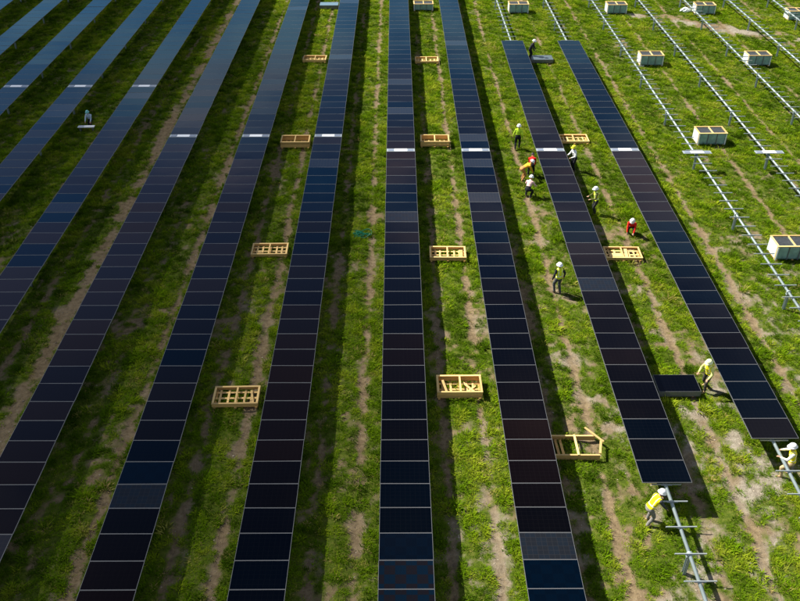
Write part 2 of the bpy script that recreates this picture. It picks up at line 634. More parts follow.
def glass_mat(cells=None):
    """dark cells under anti-reflection glass; tone drifts from table to table and module to module"""
    m = bpy.data.materials.new('module_glass')
    m.use_nodes = True
    n, l = m.node_tree.nodes, m.node_tree.links
    n.clear()
    out = n.new('ShaderNodeOutputMaterial')

    def math_(op, a, b_):
        q = n.new('ShaderNodeMath'); q.operation = op
        for i, v in enumerate((a, b_)):
            if v is None:
                continue
            if isinstance(v, (int, float)):
                q.inputs[i].default_value = v
            else:
                l.new(v, q.inputs[i])
        return q.outputs[0]
    oi = n.new('ShaderNodeObjectInfo')
    nz = n.new('ShaderNodeTexNoise')
    nz.inputs['Scale'].default_value = 0.16
    nz.inputs['Detail'].default_value = 2
    mpn = n.new('ShaderNodeMapping'); mpn.inputs['Scale'].default_value = (1.3, 0.65, 1.0)
    l.new(oi.outputs['Location'], mpn.inputs['Vector'])
    l.new(mpn.outputs[0], nz.inputs['Vector'])
    mr = n.new('ShaderNodeMapRange')
    mr.inputs['From Min'].default_value = 0.32
    mr.inputs['From Max'].default_value = 0.68
    l.new(nz.outputs['Fac'], mr.inputs['Value'])
    tone = math_('ADD', math_('MULTIPLY', mr.outputs[0], 0.74), math_('MULTIPLY', oi.outputs['Random'], 0.26))
    r = n.new('ShaderNodeValToRGB')
    e = r.color_ramp.elements
    st = [(0.0, (0.0003, 0.0018, 0.0052)), (0.28, (0.0003, 0.0007, 0.0017)), (0.62, (0.0003, 0.0003, 0.0005)), (0.78, (0.0020, 0.0009, 0.0009)), (1.0, (0.0042, 0.0020, 0.0018))]
    while len(e) < len(st):
        e.new(0.5)
    for el, (p, c) in zip(e, st):
        el.position = p; el.color = (*c, 1)
    l.new(tone, r.inputs['Fac'])
    r2 = n.new('ShaderNodeValToRGB')
    e = r2.color_ramp.elements
    st = [(0.0, (0.26, 0.62, 0.95)), (0.33, (0.36, 0.58, 0.88)), (0.47, (0.66, 0.66, 0.84)), (0.64, (0.98, 0.78, 0.86)), (1.0, (1.0, 0.66, 0.60))]
    while len(e) < len(st):
        e.new(0.5)
    for el, (p, c) in zip(e, st):
        el.position = p; el.color = (*c, 1)
    l.new(tone, r2.inputs['Fac'])
    # a few modules of a paler make, with their cells showing
    t = n.new('ShaderNodeTexCoord')
    sx = n.new('ShaderNodeSeparateXYZ')
    l.new(t.outputs['Object'], sx.inputs[0])

    def cell(o, per):
        fr = math_('FRACT', math_('DIVIDE', o, per), None)
        return math_('GREATER_THAN', math_('ABSOLUTE', math_('SUBTRACT', fr, 0.5), None), 0.46)
    grid = math_('MAXIMUM', cell(sx.outputs['X'], 0.172), cell(sx.outputs['Y'], 0.172))
    pale = math_('GREATER_THAN', oi.outputs['Random'], 0.965)
    gm = n.new('ShaderNodeMix'); gm.data_type = 'RGBA'
    l.new(math_('MULTIPLY', grid, math_('ADD', math_('MULTIPLY', pale, 0.5), 0.04)), gm.inputs['Factor'])
    pm = n.new('ShaderNodeMix'); pm.data_type = 'RGBA'
    l.new(pale, pm.inputs['Factor'])
    l.new(r.outputs[0], pm.inputs['A'])
    pm.inputs['B'].default_value = (0.013, 0.017, 0.024, 1)
    l.new(pm.outputs['Result'], gm.inputs['A'])
    gm.inputs['B'].default_value = (0.030, 0.028, 0.028, 1)
    d = n.new('ShaderNodeBsdfDiffuse')
    l.new(gm.outputs['Result'], d.inputs['Color'])
    if cells:
        # modules of another make: separate cells of two tones with pale gaps between them
        vo = n.new('ShaderNodeTexChecker'); vo.inputs['Scale'].default_value = 1.0 / 0.172 / 2
        vo.inputs['Color1'].default_value = (*cells[0], 1); vo.inputs['Color2'].default_value = (*cells[1], 1)
        l.new(t.outputs['Object'], vo.inputs['Vector'])
        cz = n.new('ShaderNodeMix'); cz.data_type = 'RGBA'
        l.new(math_('MULTIPLY', grid, 0.6), cz.inputs['Factor'])
        l.new(vo.outputs['Color'], cz.inputs['A']); cz.inputs['B'].default_value = (*cells[2], 1)
        l.new(cz.outputs['Result'], d.inputs['Color'])
    g = n.new('ShaderNodeBsdfGlossy')
    g.inputs['Roughness'].default_value = 0.06
    # the coating's own colour shows when looked into, and turns blue towards grazing angles
    lw = n.new('ShaderNodeLayerWeight'); lw.inputs['Blend'].default_value = 0.5
    mg = n.new('ShaderNodeMapRange'); mg.interpolation_type = 'SMOOTHSTEP'
    mg.inputs['From Min'].default_value = 0.54; mg.inputs['From Max'].default_value = 0.72
    l.new(lw.outputs['Facing'], mg.inputs['Value'])
    tm = n.new('ShaderNodeMix'); tm.data_type = 'RGBA'
    l.new(mg.outputs[0], tm.inputs['Factor'])
    l.new(r2.outputs[0], tm.inputs['A'])
    tm.inputs['B'].default_value = (0.40, 0.78, 1.0, 1)
    ms = n.new('ShaderNodeMapRange')
    ms.inputs['From Min'].default_value = 0.22; ms.inputs['From Max'].default_value = 0.46
    ms.inputs['To Min'].default_value = 0.42; ms.inputs['To Max'].default_value = 1.0
    l.new(lw.outputs['Facing'], ms.inputs['Value'])
    tv = n.new('ShaderNodeVectorMath'); tv.operation = 'SCALE'
    l.new(tm.outputs['Result'], tv.inputs[0]); l.new(ms.outputs[0], tv.inputs['Scale'])
    l.new(tv.outputs[0], g.inputs['Color'])
    # very slight waviness of the glass
    wv = n.new('ShaderNodeTexNoise'); wv.inputs['Scale'].default_value = 1.4; wv.inputs['Detail'].default_value = 2
    ge = n.new('ShaderNodeNewGeometry')
    l.new(ge.outputs['Position'], wv.inputs['Vector'])
    bp = n.new('ShaderNodeBump'); bp.inputs['Strength'].default_value = 0.10; bp.inputs['Distance'].default_value = 0.02
    l.new(wv.outputs['Fac'], bp.inputs['Height'])
    l.new(bp.outputs[0], g.inputs['Normal'])
    fr = n.new('ShaderNodeFresnel'); fr.inputs['IOR'].default_value = 1.37
    mx = n.new('ShaderNodeMixShader')
    l.new(fr.outputs[0], mx.inputs[0]); l.new(d.outputs[0], mx.inputs[1]); l.new(g.outputs[0], mx.inputs[2])
    l.new(mx.outputs[0], out.inputs['Surface'])
    return m


M['glass'] = glass_mat()
M['glass_blue'] = glass_mat(((0.0010, 0.0060, 0.0140), (0.0048, 0.0044, 0.0062), (0.0022, 0.0052, 0.0090)))
M['glass_navy'] = glass_mat(((0.0003, 0.0024, 0.0066), (0.0003, 0.0020, 0.0055), (0.0008, 0.0024, 0.0056)))
M['glass_grey'] = glass_mat(((0.0075, 0.0105, 0.0155), (0.0085, 0.0100, 0.0130), (0.020, 0.020, 0.022)))


def panel_mesh():
    bm = bmesh.new()
    bmesh.ops.create_cube(bm, size=1.0)
    bmesh.ops.scale(bm, vec=(PW - 0.018, PL - 0.029, 0.012), verts=bm.verts)
    me = bpy.data.meshes.new('solar_panel')
    bm.to_mesh(me); bm.free()
    me.materials.append(M['glass'])
    return me


def frame_mesh():
    bm = bmesh.new()
    w, L_, t, h = PW, PL - 0.010, 0.010, 0.036
    for (cx, cy, dx, dy) in ((0, L_ / 2 - t / 2, w, t), (0, -L_ / 2 + t / 2, w, t), (w / 2 - t / 2, 0, t, L_ - 2 * t), (-w / 2 + t / 2, 0, t, L_ - 2 * t)):
        mt = Matrix.Translation((cx, cy, -h / 2 + 0.009)) @ Matrix.Diagonal((dx, dy, h, 1))
        bmesh.ops.create_cube(bm, size=1.0, matrix=mt)
    me = bpy.data.meshes.new('frame')
    bm.to_mesh(me); bm.free()
    me.materials.append(M['frame'])
    return me


PANEL, FRAME = panel_mesh(), frame_mesh()
PANEL_KIND = {}
for kind in ('blue', 'navy', 'grey'):
    pm_ = PANEL.copy()
    pm_.materials.clear()
    pm_.materials.append(M['glass_' + kind])
    PANEL_KIND[kind] = pm_
# odd modules: row, distance along it, kind
ODD = [(0, 16.6, 'blue'), (0, 15.5, 'blue'), (0, 17.7, 'navy'), (1, 17.7, 'grey'), (1, 16.6, 'navy'), (1, 15.5, 'navy'),
       (-2, 19.8, 'grey'), (-2, 20.9, 'navy'), (2, 33.2, 'grey'), (0, 39.2, 'grey')]
ODD_LABEL = {'blue': 'panel with a bright blue and brown checker of cells', 'navy': 'bluer panel', 'grey': 'paler grey panel with visible cells'}


def cyl_mesh(r, length, mat, seg=16, axis='Y'):
    bm = bmesh.new()
    bmesh.ops.create_cone(bm, cap_ends=True, segments=seg, radius1=r, radius2=r, depth=length)
    if axis == 'Y':
        bmesh.ops.rotate(bm, verts=bm.verts, matrix=Matrix.Rotation(math.pi / 2, 3, 'X'))
    for f in bm.faces:
        f.smooth = len(f.verts) == 4
    me = bpy.data.meshes.new('cylinder')
    bm.to_mesh(me); bm.free()
    me.materials.append(mat)
    return me


def post_mesh():
    """I-section steel pile with a bearing saddle on top"""
    bm = bmesh.new()
    h = 1.02
    for cx, cy, dx, dy in ((0, 0.055, 0.11, 0.012), (0, -0.055, 0.11, 0.012), (0, 0, 0.010, 0.098)):
        bmesh.ops.create_cube(bm, size=1.0, matrix=Matrix.Translation((cx, cy, h / 2 - 0.10)) @ Matrix.Diagonal((dx, dy, h - 0.04, 1)))
    bmesh.ops.create_cube(bm, size=1.0, matrix=Matrix.Translation((0, 0, h - 0.115)) @ Matrix.Diagonal((0.20, 0.13, 0.05, 1)))
    me = bpy.data.meshes.new('post')
    bm.to_mesh(me); bm.free()
    me.materials.append(M['galv'])
    return me


def collar_mesh():
    bm = bmesh.new()
    bmesh.ops.create_cone(bm, cap_ends=True, segments=16, radius1=0.105, radius2=0.105, depth=0.07)
    bmesh.ops.rotate(bm, verts=bm.verts, matrix=Matrix.Rotation(math.pi / 2, 3, 'X'))
    me = bpy.data.meshes.new('bearing')
    bm.to_mesh(me); bm.free()
    me.materials.append(M['galv'])
    return me


POST, COLLAR = post_mesh(), collar_mesh()
TUBE_Z = 1.00


def add_rail(row, y, ln=1.04, x=0.0):
    # hat section module rail: a bar with two flanges, bolted to the tube
    if 'rail' not in _box:
        bm = bmesh.new()
        for cz, dx, dy, dz in ((0.0, ln, 0.032, 0.045), (-0.02, ln * 0.36, 0.070, 0.006)):
            bmesh.ops.create_cube(bm, size=1.0, matrix=Matrix.Translation((0, 0, cz)) @ Matrix.Diagonal((dx, dy, dz, 1)))
        me = bpy.data.meshes.new('rail')
        bm.to_mesh(me); bm.free()
        me.materials.append(M['alu'])
        _box['rail'] = me
    return mesh_obj('rail', _box['rail'], row, (x, y, TUBE_Z + 0.105), (R(random.uniform(-1, 1)), 0, R(random.uniform(-.8, .8))))


def add_strip(row, y, bare=False):
    """narrow cover across the gap between two table halves: white middle, glazed ends"""
    z = PH - 0.012
    st = box('gap_cover', (PW - 0.02, 0.40, 0.03), M['alu'], row, (0, y, z))
    box('white_plate', (0.78, 0.34, 0.012), M['white'], st, (0, 0, 0.0225))
    for s in (-1, 1):
        box('dark_window', (0.34, 0.27, 0.010), M['stripglass'], st, (s * 0.60, 0, 0.0215))


def add_panel(row, y, rng, k):
    kind = None
    for kk, yy, kd in ODD:
        if kk == k and abs(yy - y) < PL / 2:
            kind = kd
    p = mesh_obj('solar_panel', PANEL_KIND[kind] if kind else PANEL, row, (rng.gauss(0, 0.003), y, PH + rng.gauss(0, 0.002)),
                 (R(rng.gauss(0, 0.22)), R(rng.gauss(0, 0.28)), 0))
    if kind:
        p['label'] = ODD_LABEL[kind]
    mesh_obj('frame', FRAME, p)


def build_row(k, label, panels=None, strip=None, tube=(8, 97), rails=(), posts=None, group=None, step=PL):
    rng = random.Random(100 + k)
    row = thing('solar_panel_row' if panels else 'tracker_frame', label, 'solar row' if panels else 'tracker frame',
                (ROW_C[k], 0, 0), 0, group)
    ln = tube[1] - tube[0]
    mesh_obj('torque_tube', cyl_mesh(0.062, ln, M['galv']), row, (0, (tube[0] + tube[1]) / 2, TUBE_Z))
    for y in posts:
        if tube[0] < y < tube[1]:
            p = mesh_obj('post', POST, row, (0, y, 0))
            mesh_obj('bearing', COLLAR, p, (0, 0, TUBE_Z))
    if panels:
        y0, y1 = panels
        y = strip - 0.21 - PL / 2
        while y > y0:
            add_panel(row, y, rng, k); y -= PL
        near = y + PL / 2
        y = strip + 0.21 + PL / 2
        while y < y1:
            add_panel(row, y, rng, k); y += PL
        add_rail(row, near + 0.03); add_rail(row, y - PL / 2 - 0.03)
    if strip:
        add_strip(row, strip)
    for a, b in rails:
        y = a
        while y < b:
            if abs(y - (strip or -99)) > 0.4:
                add_rail(row, y + rng.uniform(-.05, .05))
            y += step
    return row


P_MID = [17.5, 25.0, 32.4, 39.8, 47.2, 54.0, 61.0, 67.9, 74.8, 81.7, 88.5, 95.3]
P_L = [y + 2.2 for y in P_MID]
labels = {
    -8: 'outermost dark panel row on the shaded side of the field',
    -7: 'second panel row in from the outermost row on the shaded side',
    -6: 'third panel row in from the outermost row on the shaded side',
    -5: 'panel row beside the kneeling worker in pale blue, on his outer side',
    -4: 'panel row beside the kneeling worker in pale blue, on his inner side',
    -3: 'panel row next to the widest bare dirt track, with brownish panels',
    -2: 'panel row on the shaded side of the first lane of empty crates',
    -1: 'panel row between the lane of crates and the lane with green strap',
    0: 'panel row between the green strap on the ground and the tall empty crate',
    1: 'panel row overhanging the broken crate frame, beside the standing worker in vest',
    2: 'short panel row with bare tube at both ends, beside the module stack',
    3: 'outermost short panel row on the sunny side, worker crouched at its end',
}
strip_y = {k: (58.40 if k <= -4 else 49.75 if k <= -1 else 47.58) for k in range(-8, 4)}
near_y = {-8: 66, -7: 54, -6: 42, -5: 33, -4: 25, -3: 13, -2: 10, -1: 9, 0: 9, 1: 9, 2: 20.0, 3: 22.2}
G_ROW = 'rows of solar panels'
for k in range(-8, 4):
    far = 68.6 if k >= 2 else 92
    if k < 2:
        build_row(k, labels[k], (near_y[k] + 0.5, far), strip_y[k], (near_y[k] - 0.5, 93), (), P_L if k < 0 else P_MID, G_ROW)
    else:
        e = 20.36 if k == 2 else 22.52
        build_row(k, labels[k], (e, far), strip_y[k], (9, 95),
                  ((8.8 + (0.35 if k == 3 else 0), e - 0.6), (68.75, 94)), P_MID, G_ROW)
G_T = 'bare steel tracker frames'
tl = {4: 'bare steel tracker tube with short rails, first beyond the outermost short panel row',
      5: 'bare tracker tube between the two lines of wrapped crates, next to the first tube',
      6: 'third bare tracker tube out from the panels, beside the outer wrapped crates',
      7: 'fourth bare tracker tube out from the panels, crossing the sandy vehicle track',
      8: 'fifth bare tracker tube out from the panels, over the sandy vehicle track',
      9: 'sixth and outermost bare tracker tube, beyond the last wrapped crate'}
for k in range(4, 10):
    y0 = {4: 22, 5: 30, 6: 40, 7: 48, 8: 56, 9: 64}[k]
    build_row(k, tl[k], None, 47.2 if k <= 6 else None, (y0, 96), ((y0 + 0.6, 95.5),), P_MID, G_T, 0.93)


# ------------------------------------------------------------------ crates
def crate(x, y, h, rz, label, floor='slats', group='empty timber crates', w=1.88, d=1.10):
    """y is the front face; x the middle"""
    t = thing('timber_crate', label, 'crate', (x, y + d / 2, 0), R(rz), group)
    th = 0.045
    rr = random.Random(int(x * 100 + y * 10))
    nb = 2 if h > 0.28 else 1
    bh = (h - 0.10) / nb
    for i in range(nb):
        z = 0.10 + bh * (i + 0.5)
        g = 0.012
        for s in (-1, 1):
            box('side_board', (w, th * 0.6, bh - g), M['pine'], t, (0, s * (d / 2 - th * 0.3), z))
            box('end_board', (th * 0.6, d - th * 1.3, bh - g), M['pine'], t, (s * (w / 2 - th * 0.3), 0, z))
    for s in (-1, 1):
        box('top_rail', (w + 0.01, 0.085, 0.03), M['pine_pale'], t, (0, s * (d / 2 - 0.035), h + 0.012))
        box('end_rail', (0.085, d - 0.16, 0.03), M['pine_pale'], t, (s * (w / 2 - 0.04), 0, h + 0.012))
    box('crossbar', (0.075, d - 0.16, 0.05), M['pine_pale'], t, (rr.uniform(-.04, .04), 0, h - 0.002))
    for xx in (-w / 2 + 0.09, 0, w / 2 - 0.09):
        box('skid', (0.09, d - 0.02, 0.085), M['pine'], t, (xx, 0, 0.0425))
    if floor == 'slats':
        for yy in (-0.36, 0.0, 0.36):
            box('floor_slat', (w - 0.10, 0.11, 0.022), M['pine_pale'], t, (0, yy, 0.098))
        for xx in (-0.66, -0.36, 0.33, 0.62):
            box('floor_slat', (0.09, d - 0.12, 0.022), M['pine_pale'], t, (xx + rr.uniform(-.03, .03), 0, 0.122))
    return t


def plank(name, L_, w, th, loc, rot, label, mat='pine_pale', group=None):
    o = mesh_obj(name, box_mesh((L_, w, th), M[mat], 0.004), None, loc, tuple(R(a) for a in rot))
    return tag(o, label, 'plank', group)


crate(2.60, 26.08, 0.40, 0.3, 'tall empty crate with crossed loose planks inside, beside dirt track')
crate(-6.63, 25.57, 0.27, 1.2, 'shallow empty crate with one slanted loose plank near blue panels')
crate(-6.65, 37.08, 0.25, 0.8, 'shallow empty crate with a block of wood in its corner, in crate lane')
crate(2.66, 36.65, 0.29, -0.8, 'empty crate with a wide board at one end, lying across wheel track')
crate(11.79, 36.65, 0.24, -1.5, 'shallow empty crate with broad pale boards near the crouching red shirt worker')
crate(-6.58, 50.39, 0.46, 0.3, 'deep empty crate with bare orange inside, level with white gap covers')
crate(2.52, 50.50, 0.42, -0.4, 'deep empty crate with scraps of wood inside, near the white gap covers')
crate(11.72, 50.92, 0.24, 0.0, 'shallow empty crate beside the worker in yellow helmet')
crate(-6.59, 66.50, 0.27, -1.5, 'empty crate with light scraps inside, next to the blue grey panel stack')
crate(2.47, 66.22, 0.24, 0.5, 'low empty crate between a deep crate with scraps and a wrapped crate')

G_PL = 'loose planks in and by the crates'
plank('loose_plank', 0.62, 0.10, 0.025, (2.00, 26.62, 0.27), (0, 22, -72), 'loose plank leaning in the tall empty crate, away from the crossed pair')
plank('loose_plank', 0.74, 0.10, 0.025, (3.02, 26.62, 0.20), (0, 8, -48), 'long diagonal plank of the crossed pair inside tall crate')
plank('loose_plank', 0.60, 0.09, 0.025, (3.12, 26.58, 0.17), (0, 5, 52), 'shorter plank of the crossed pair inside tall crate')
plank('loose_plank', 0.85, 0.09, 0.025, (-5.98, 26.10, 0.16), (0, 3, -78), 'slanted loose plank inside the shallow crate near blue panels')
plank('wood_block', 0.20, 0.24, 0.12, (-7.14, 37.36, 0.195), (0, 0, 6), 'pale wood block in the corner of shallow crate')
plank('loose_plank', 0.95, 0.20, 0.025, (3.35, 37.18, 0.16), (0, 0, 88), 'wide pale board at the end of crate across wheel track')
plank('loose_plank', 0.80, 0.34, 0.025, (11.50, 37.10, 0.155), (0, 0, -2), 'broad pale board lying in crate near crouching worker')
plank('loose_plank', 0.90, 0.16, 0.025, (11.98, 37.20, 0.185), (0, 0, 84), 'narrower pale board across the crate near crouching worker')
plank('loose_plank', 0.75, 0.12, 0.025, (2.95, 51.0, 0.16), (0, 6, 25), 'scrap plank lying inside the deep crate by white gap cover')
plank('loose_plank', 0.55, 0.12, 0.025, (-6.45, 67.0, 0.16), (0, 5, -30), 'light scrap plank inside the crate next to blue grey stack')


def broken_crate():
    t = thing('broken_crate', 'broken open crate frame without a floor, jutting out from under panels', 'crate', (6.75, 23.2, 0), R(-0.5), 'empty timber crates')
    w, d, h = 1.95, 1.05, 0.22
    for s in (-1, 1):
        box('side_board', (w, 0.04, h), M['pine'], t, (0, s * d / 2, h / 2 + 0.01))
        box('top_rail', (w, 0.07, 0.025), M['pine_pale'], t, (0, s * (d / 2 - 0.01), h + 0.024))
    box('crossbar', (0.085, d + 0.04, 0.03), M['pine_pale'], t, (0.15, 0, h + 0.055))
    box('end_board', (0.04, d - 0.06, 0.18), M['pine'], t, (-w / 2 + 0.02, 0, 0.10))
    for xx in (-0.56, -0.38):
        box('floor_slat', (0.10, d - 0.08, 0.03), M['pine'], t, (xx, 0, 0.07), (0, 0, R(3)))


broken_crate()
plank('loose_plank', 0.95, 0.09, 0.03, (7.68, 23.72, 0.30), (0, 4, -50), 'loose plank sticking up past the corner of the broken crate')
plank('loose_plank', 0.72, 0.09, 0.03, (7.80, 23.05, 0.295), (0, 2, 76), 'short plank slanting across the open end of broken crate')


# ------------------------------------------------------------------ wrapped full crates
def full_crate(x, y, label, rz=0.0, h=0.86, group='wrapped crates of panels'):
    w, d = 1.84, 1.12
    t = thing('wrapped_crate', label, 'crate', (x, y + d / 2, 0), R(rz), group)
    for xx in (-w / 2 + 0.10, 0, w / 2 - 0.10):
        box('skid', (0.10, d, 0.10), M['pine'], t, (xx, 0, 0.05))
    # wrapped bale of modules
    bm = bmesh.new()
    bmesh.ops.create_cube(bm, size=1.0)
    bmesh.ops.scale(bm, vec=(w - 0.06, d - 0.06, h - 0.14), verts=bm.verts)
    bmesh.ops.subdivide_edges(bm, edges=list(bm.edges), cuts=7, use_grid_fill=True)
    rr = random.Random(int(x * 31 + y))
    for v in bm.verts:
        v.co += Vector((rr.uniform(-.012, .012), rr.uniform(-.012, .012), rr.uniform(-.004, .004)))
    for f in bm.faces:
        f.smooth = True
    me = bpy.data.meshes.new('wrapping')
    bm.to_mesh(me); bm.free()
    me.materials.append(M['film'])
    mesh_obj('wrapping', me, t, (0, 0, 0.10 + (h - 0.14) / 2))
    # battens on the long and short sides
    for s in (-1, 1):
        for xx in (-w / 2 + 0.045, -0.30, 0.28, w / 2 - 0.045):
            edge = abs(xx) > 0.7
            box('batten', (0.075 if edge else 0.05, 0.03, h - 0.06), M['film_white' if edge else 'grey'], t, (xx, s * (d / 2 - 0.012), h / 2 + 0.02))
        for yy in (-d / 2 + 0.10, d / 2 - 0.10):
            box('batten', (0.03, 0.08, h - 0.06), M['pine_pale' if yy < 0 else 'film_white'], t, (s * (w / 2 - 0.012), yy, h / 2 + 0.02))
        box('side_sheet', (0.012, d - 0.30, h - 0.16), M['film_white'], t, (s * (w / 2 - 0.018), 0, h / 2 + 0.02))
        box('top_rail', (w + 0.04, 0.09, 0.05), M['pine_pale'], t, (0, s * (d / 2 - 0.025), h + 0.01))
        box('end_rail', (0.09, d - 0.14, 0.05), M['pine_pale'], t, (s * (w / 2 - 0.025), 0, h + 0.01))
    box('crossbar', (0.07, d - 0.14, 0.05), M['pine_pale'], t, (0.0, 0, h + 0.01))
    for s in (-1, 1):
        box('top_panel', (w / 2 - 0.13, d - 0.18, 0.02), M['cratetop'], t, (s * (w / 4 - 0.01), 0, h - 0.025))


full_crate(20.50, 36.70, 'wrapped crate beside the first bare tube, on the grass near dirt patches', 0.5)
full_crate(20.60, 50.72, 'wrapped crate beside the first bare tube, just past its white gap cover', 0.8)
full_crate(20.42, 65.67, 'wrapped crate between the first two tubes, midway along that line of crates', -0.5)
full_crate(20.66, 79.65, 'wrapped crate between the first two tubes, next to last of its line', 0.4)
full_crate(20.25, 85.2, 'last wrapped crate in the line between the first two tubes', -1.0)
full_crate(28.98, 65.63, 'wrapped crate standing against the third bare tube on bright grass', 0.7)
full_crate(28.88, 79.45, 'wrapped crate by the sandy vehicle track, with white wrapping beside it', -0.8)
full_crate(36.83, 77.57, 'outermost wrapped crate beside the fifth bare tube', 0.5)
full_crate(11.50, 79.85, 'wrapped crate between the bare ends of the short panel rows', 0.0)
full_crate(2.60, 80.70, 'low wrapped crate standing in the lane between two full panel rows', 0.5, h=0.66)


# a bundle of white film left by the far wrapped crate
def film_bundle(x, y, label, s=1.0):
    bm = bmesh.new()
    bmesh.ops.create_icosphere(bm, subdivisions=4, radius=1.0)
    for v in bm.verts:
        d = v.co.normalized()
        k = 0.7 + 0.75 * fbm(np.array([d.x * 2.5 + 3]), np.array([d.y * 2.5 + d.z * 2 + x]), 7, 4)[0]
        v.co = Vector((d.x * 0.75 * k * s, d.y * 0.45 * k * s, max(d.z, -0.3) * 0.42 * k * s))
    me = bpy.data.meshes.new('film_bundle')
    bm.to_mesh(me); bm.free()
    me.materials.append(M['film_white'])
    o = mesh_obj('film_bundle', me, None, (x, y, 0.12 * s))
    tag(o, label, 'wrapping')


film_bundle(27.35, 80.6, 'crumpled heap of white wrapping film by a wrapped crate', 0.62)


# ------------------------------------------------------------------ module stacks
def stack(x, y, n, label, top=None, rz=0.0, base=0.0):
    t = thing('module_stack', label, 'panel stack', (x, y + PL / 2, 0), R(rz), 'stacks of panels on the ground')
    for xx in (-0.6, 0.6):
        box('bearer', (0.09, PL - 0.1, 0.07), M['pine'], t, (xx, 0, 0.035))
    z = 0.07 + base
    rr = random.Random(int(x * 7))
    for i in range(n):
        p = mesh_obj('solar_panel', PANEL if top is None else top, t, (rr.uniform(-.006, .006), rr.uniform(-.006, .006), z + 0.032))
        mesh_obj('frame', FRAME, p)
        z += 0.039
    return t


PANEL_G = PANEL.copy()
PANEL_G.materials.clear()
PANEL_G.materials.append(simple('pale_backsheet', (0.075, 0.10, 0.11), 0.35, noise=0.1))
PANEL_B = PANEL.copy()
PANEL_B.materials.clear()
PANEL_B.materials.append(simple('blue_backsheet', (0.10, 0.17, 0.22), 0.35, noise=0.1))
stack(11.72, 26.16, 7, 'stack of dark panels on the ground beside worker in yellow vest with pale sleeves')
stack(11.78, 66.30, 7, 'stack of panels with grey top beside worker in black clothes', PANEL_G)
stack(-6.36, 81.21, 9, 'stack of panels with blue grey top at the end of crate lane', PANEL_B)


# ------------------------------------------------------------------ green strapping
def strap_pile(x, y):
    rr = random.Random(3)
    cu = []
    V, F = [], []
    for s in range(7):
        a = rr.uniform(0, 6.28); r = rr.uniform(0.15, 0.4)
        cx, cy = rr.uniform(-.28, .28), rr.uniform(-.10, .12)
        n = 26
        b0 = len(V)
        for i in range(n):
            t = i / (n - 1)
            an = a + t * rr.choice((5.0, 5.1))
            px = cx + r * math.cos(an) * (1 - 0.3 * t) * 1.3
            py = cy + r * math.sin(an) * 0.55
            pz = 0.10 + 0.10 * math.sin(an * 2 + s) + 0.05 * s / 6
            V += [(px, py, pz), (px * 1.0, py, pz + 0.05)]
        for i in range(n - 1):
            F.append((b0 + 2 * i, b0 + 2 * i + 1, b0 + 2 * i + 3, b0 + 2 * i + 2))
    me = bpy.data.meshes.new('strap_pile')
    me.from_pydata(V, [], F)
    me.materials.append(M['strap'])
    o = mesh_obj('strap_pile', me, None, (x, y, 0.0))
    sm = o.modifiers.new('thick', 'SOLIDIFY'); sm.thickness = 0.008
    tag(o, 'tangled pile of green plastic strap on the grass', 'strap')


strap_pile(-1.95, 39.35)

# ------------------------------------------------------------------ white board in front of the kneeling worker
bt = thing('white_board', 'long white board lying on the grass in front of kneeling worker', 'board', (-20.98, 53.35, 0), R(2))
box('board', (1.10, 0.30, 0.05), M['white'], bt, (0, 0, 0.30))
for s in (-1, 1):
    box('support', (0.08, 0.24, 0.28), M['grey'], bt, (s * 0.42, 0, 0.14))


# ------------------------------------------------------------------ people
SKIN = simple('skin', (0.38, 0.22, 0.14), 0.55)
BOOT = simple('boot_leather', (0.10, 0.065, 0.035), 0.7)
TAN = simple('tan_boot', (0.42, 0.27, 0.13), 0.7)
EYE = simple('eye_dark', (0.02, 0.015, 0.01), 0.3)
HAIR = simple('dark_hair', (0.02, 0.015, 0.012), 0.7)
REFL = simple('reflective_tape', (0.75, 0.77, 0.76), 0.35)
cloth = {}


def cl(col):
    k = tuple(col)
    if k not in cloth:
        cloth[k] = simple('cloth', col, 0.85, spec=0.2, noise=0.15, nscale=9, bump=0.2)
    return cloth[k]


def ik(a, b, l1, l2, hint):
    d = b - a
    D = min(d.length, (l1 + l2) * 0.995)
    dn = d.normalized()
    b = a + dn * D
    x = (l1 * l1 - l2 * l2 + D * D) / (2 * D)
    h = math.sqrt(max(l1 * l1 - x * x, 0))
    hv = (hint - dn * hint.dot(dn)).normalized()
    return a + dn * x + hv * h, b


def capsule(bm, a, b, ra, rb, seg=12, flat=1.0, fdir=None):
    """tapered capsule, rings along a-b; flat squashes it along fdir"""
    d = b - a
    ln = d.length
    if ln < 1e-6:
        ln = 1e-6; d = Vector((0, 0, 1e-6))
    q = d.to_track_quat('Z', 'Y')
    rings = []
    prof = [(-ra * 0.98, 0.2 * ra), (-ra * 0.7, 0.714 * ra), (0, ra), (ln * 0.33, ra * 0.67 + rb * 0.33), (ln * 0.66, ra * 0.33 + rb * 0.67), (ln, rb), (ln + rb * 0.7, 0.714 * rb), (ln + rb * 0.98, 0.2 * rb)]
    for z, r in prof:
        ring = []
        for i in range(seg):
            an = 2 * math.pi * i / seg
            p = a + q @ Vector((r * math.cos(an), r * math.sin(an), z))
            if fdir is not None:
                c = a + q @ Vector((0, 0, z))
                o = p - c
                p = c + o - fdir * o.dot(fdir) * (1 - flat)
            ring.append(bm.verts.new(p))
        rings.append(ring)
    for r0, r1 in zip(rings, rings[1:]):
        for i in range(seg):
            bm.faces.new((r0[i], r0[(i + 1) % seg], r1[(i + 1) % seg], r1[i]))
    bm.faces.new(list(reversed(rings[0]))); bm.faces.new(rings[-1])


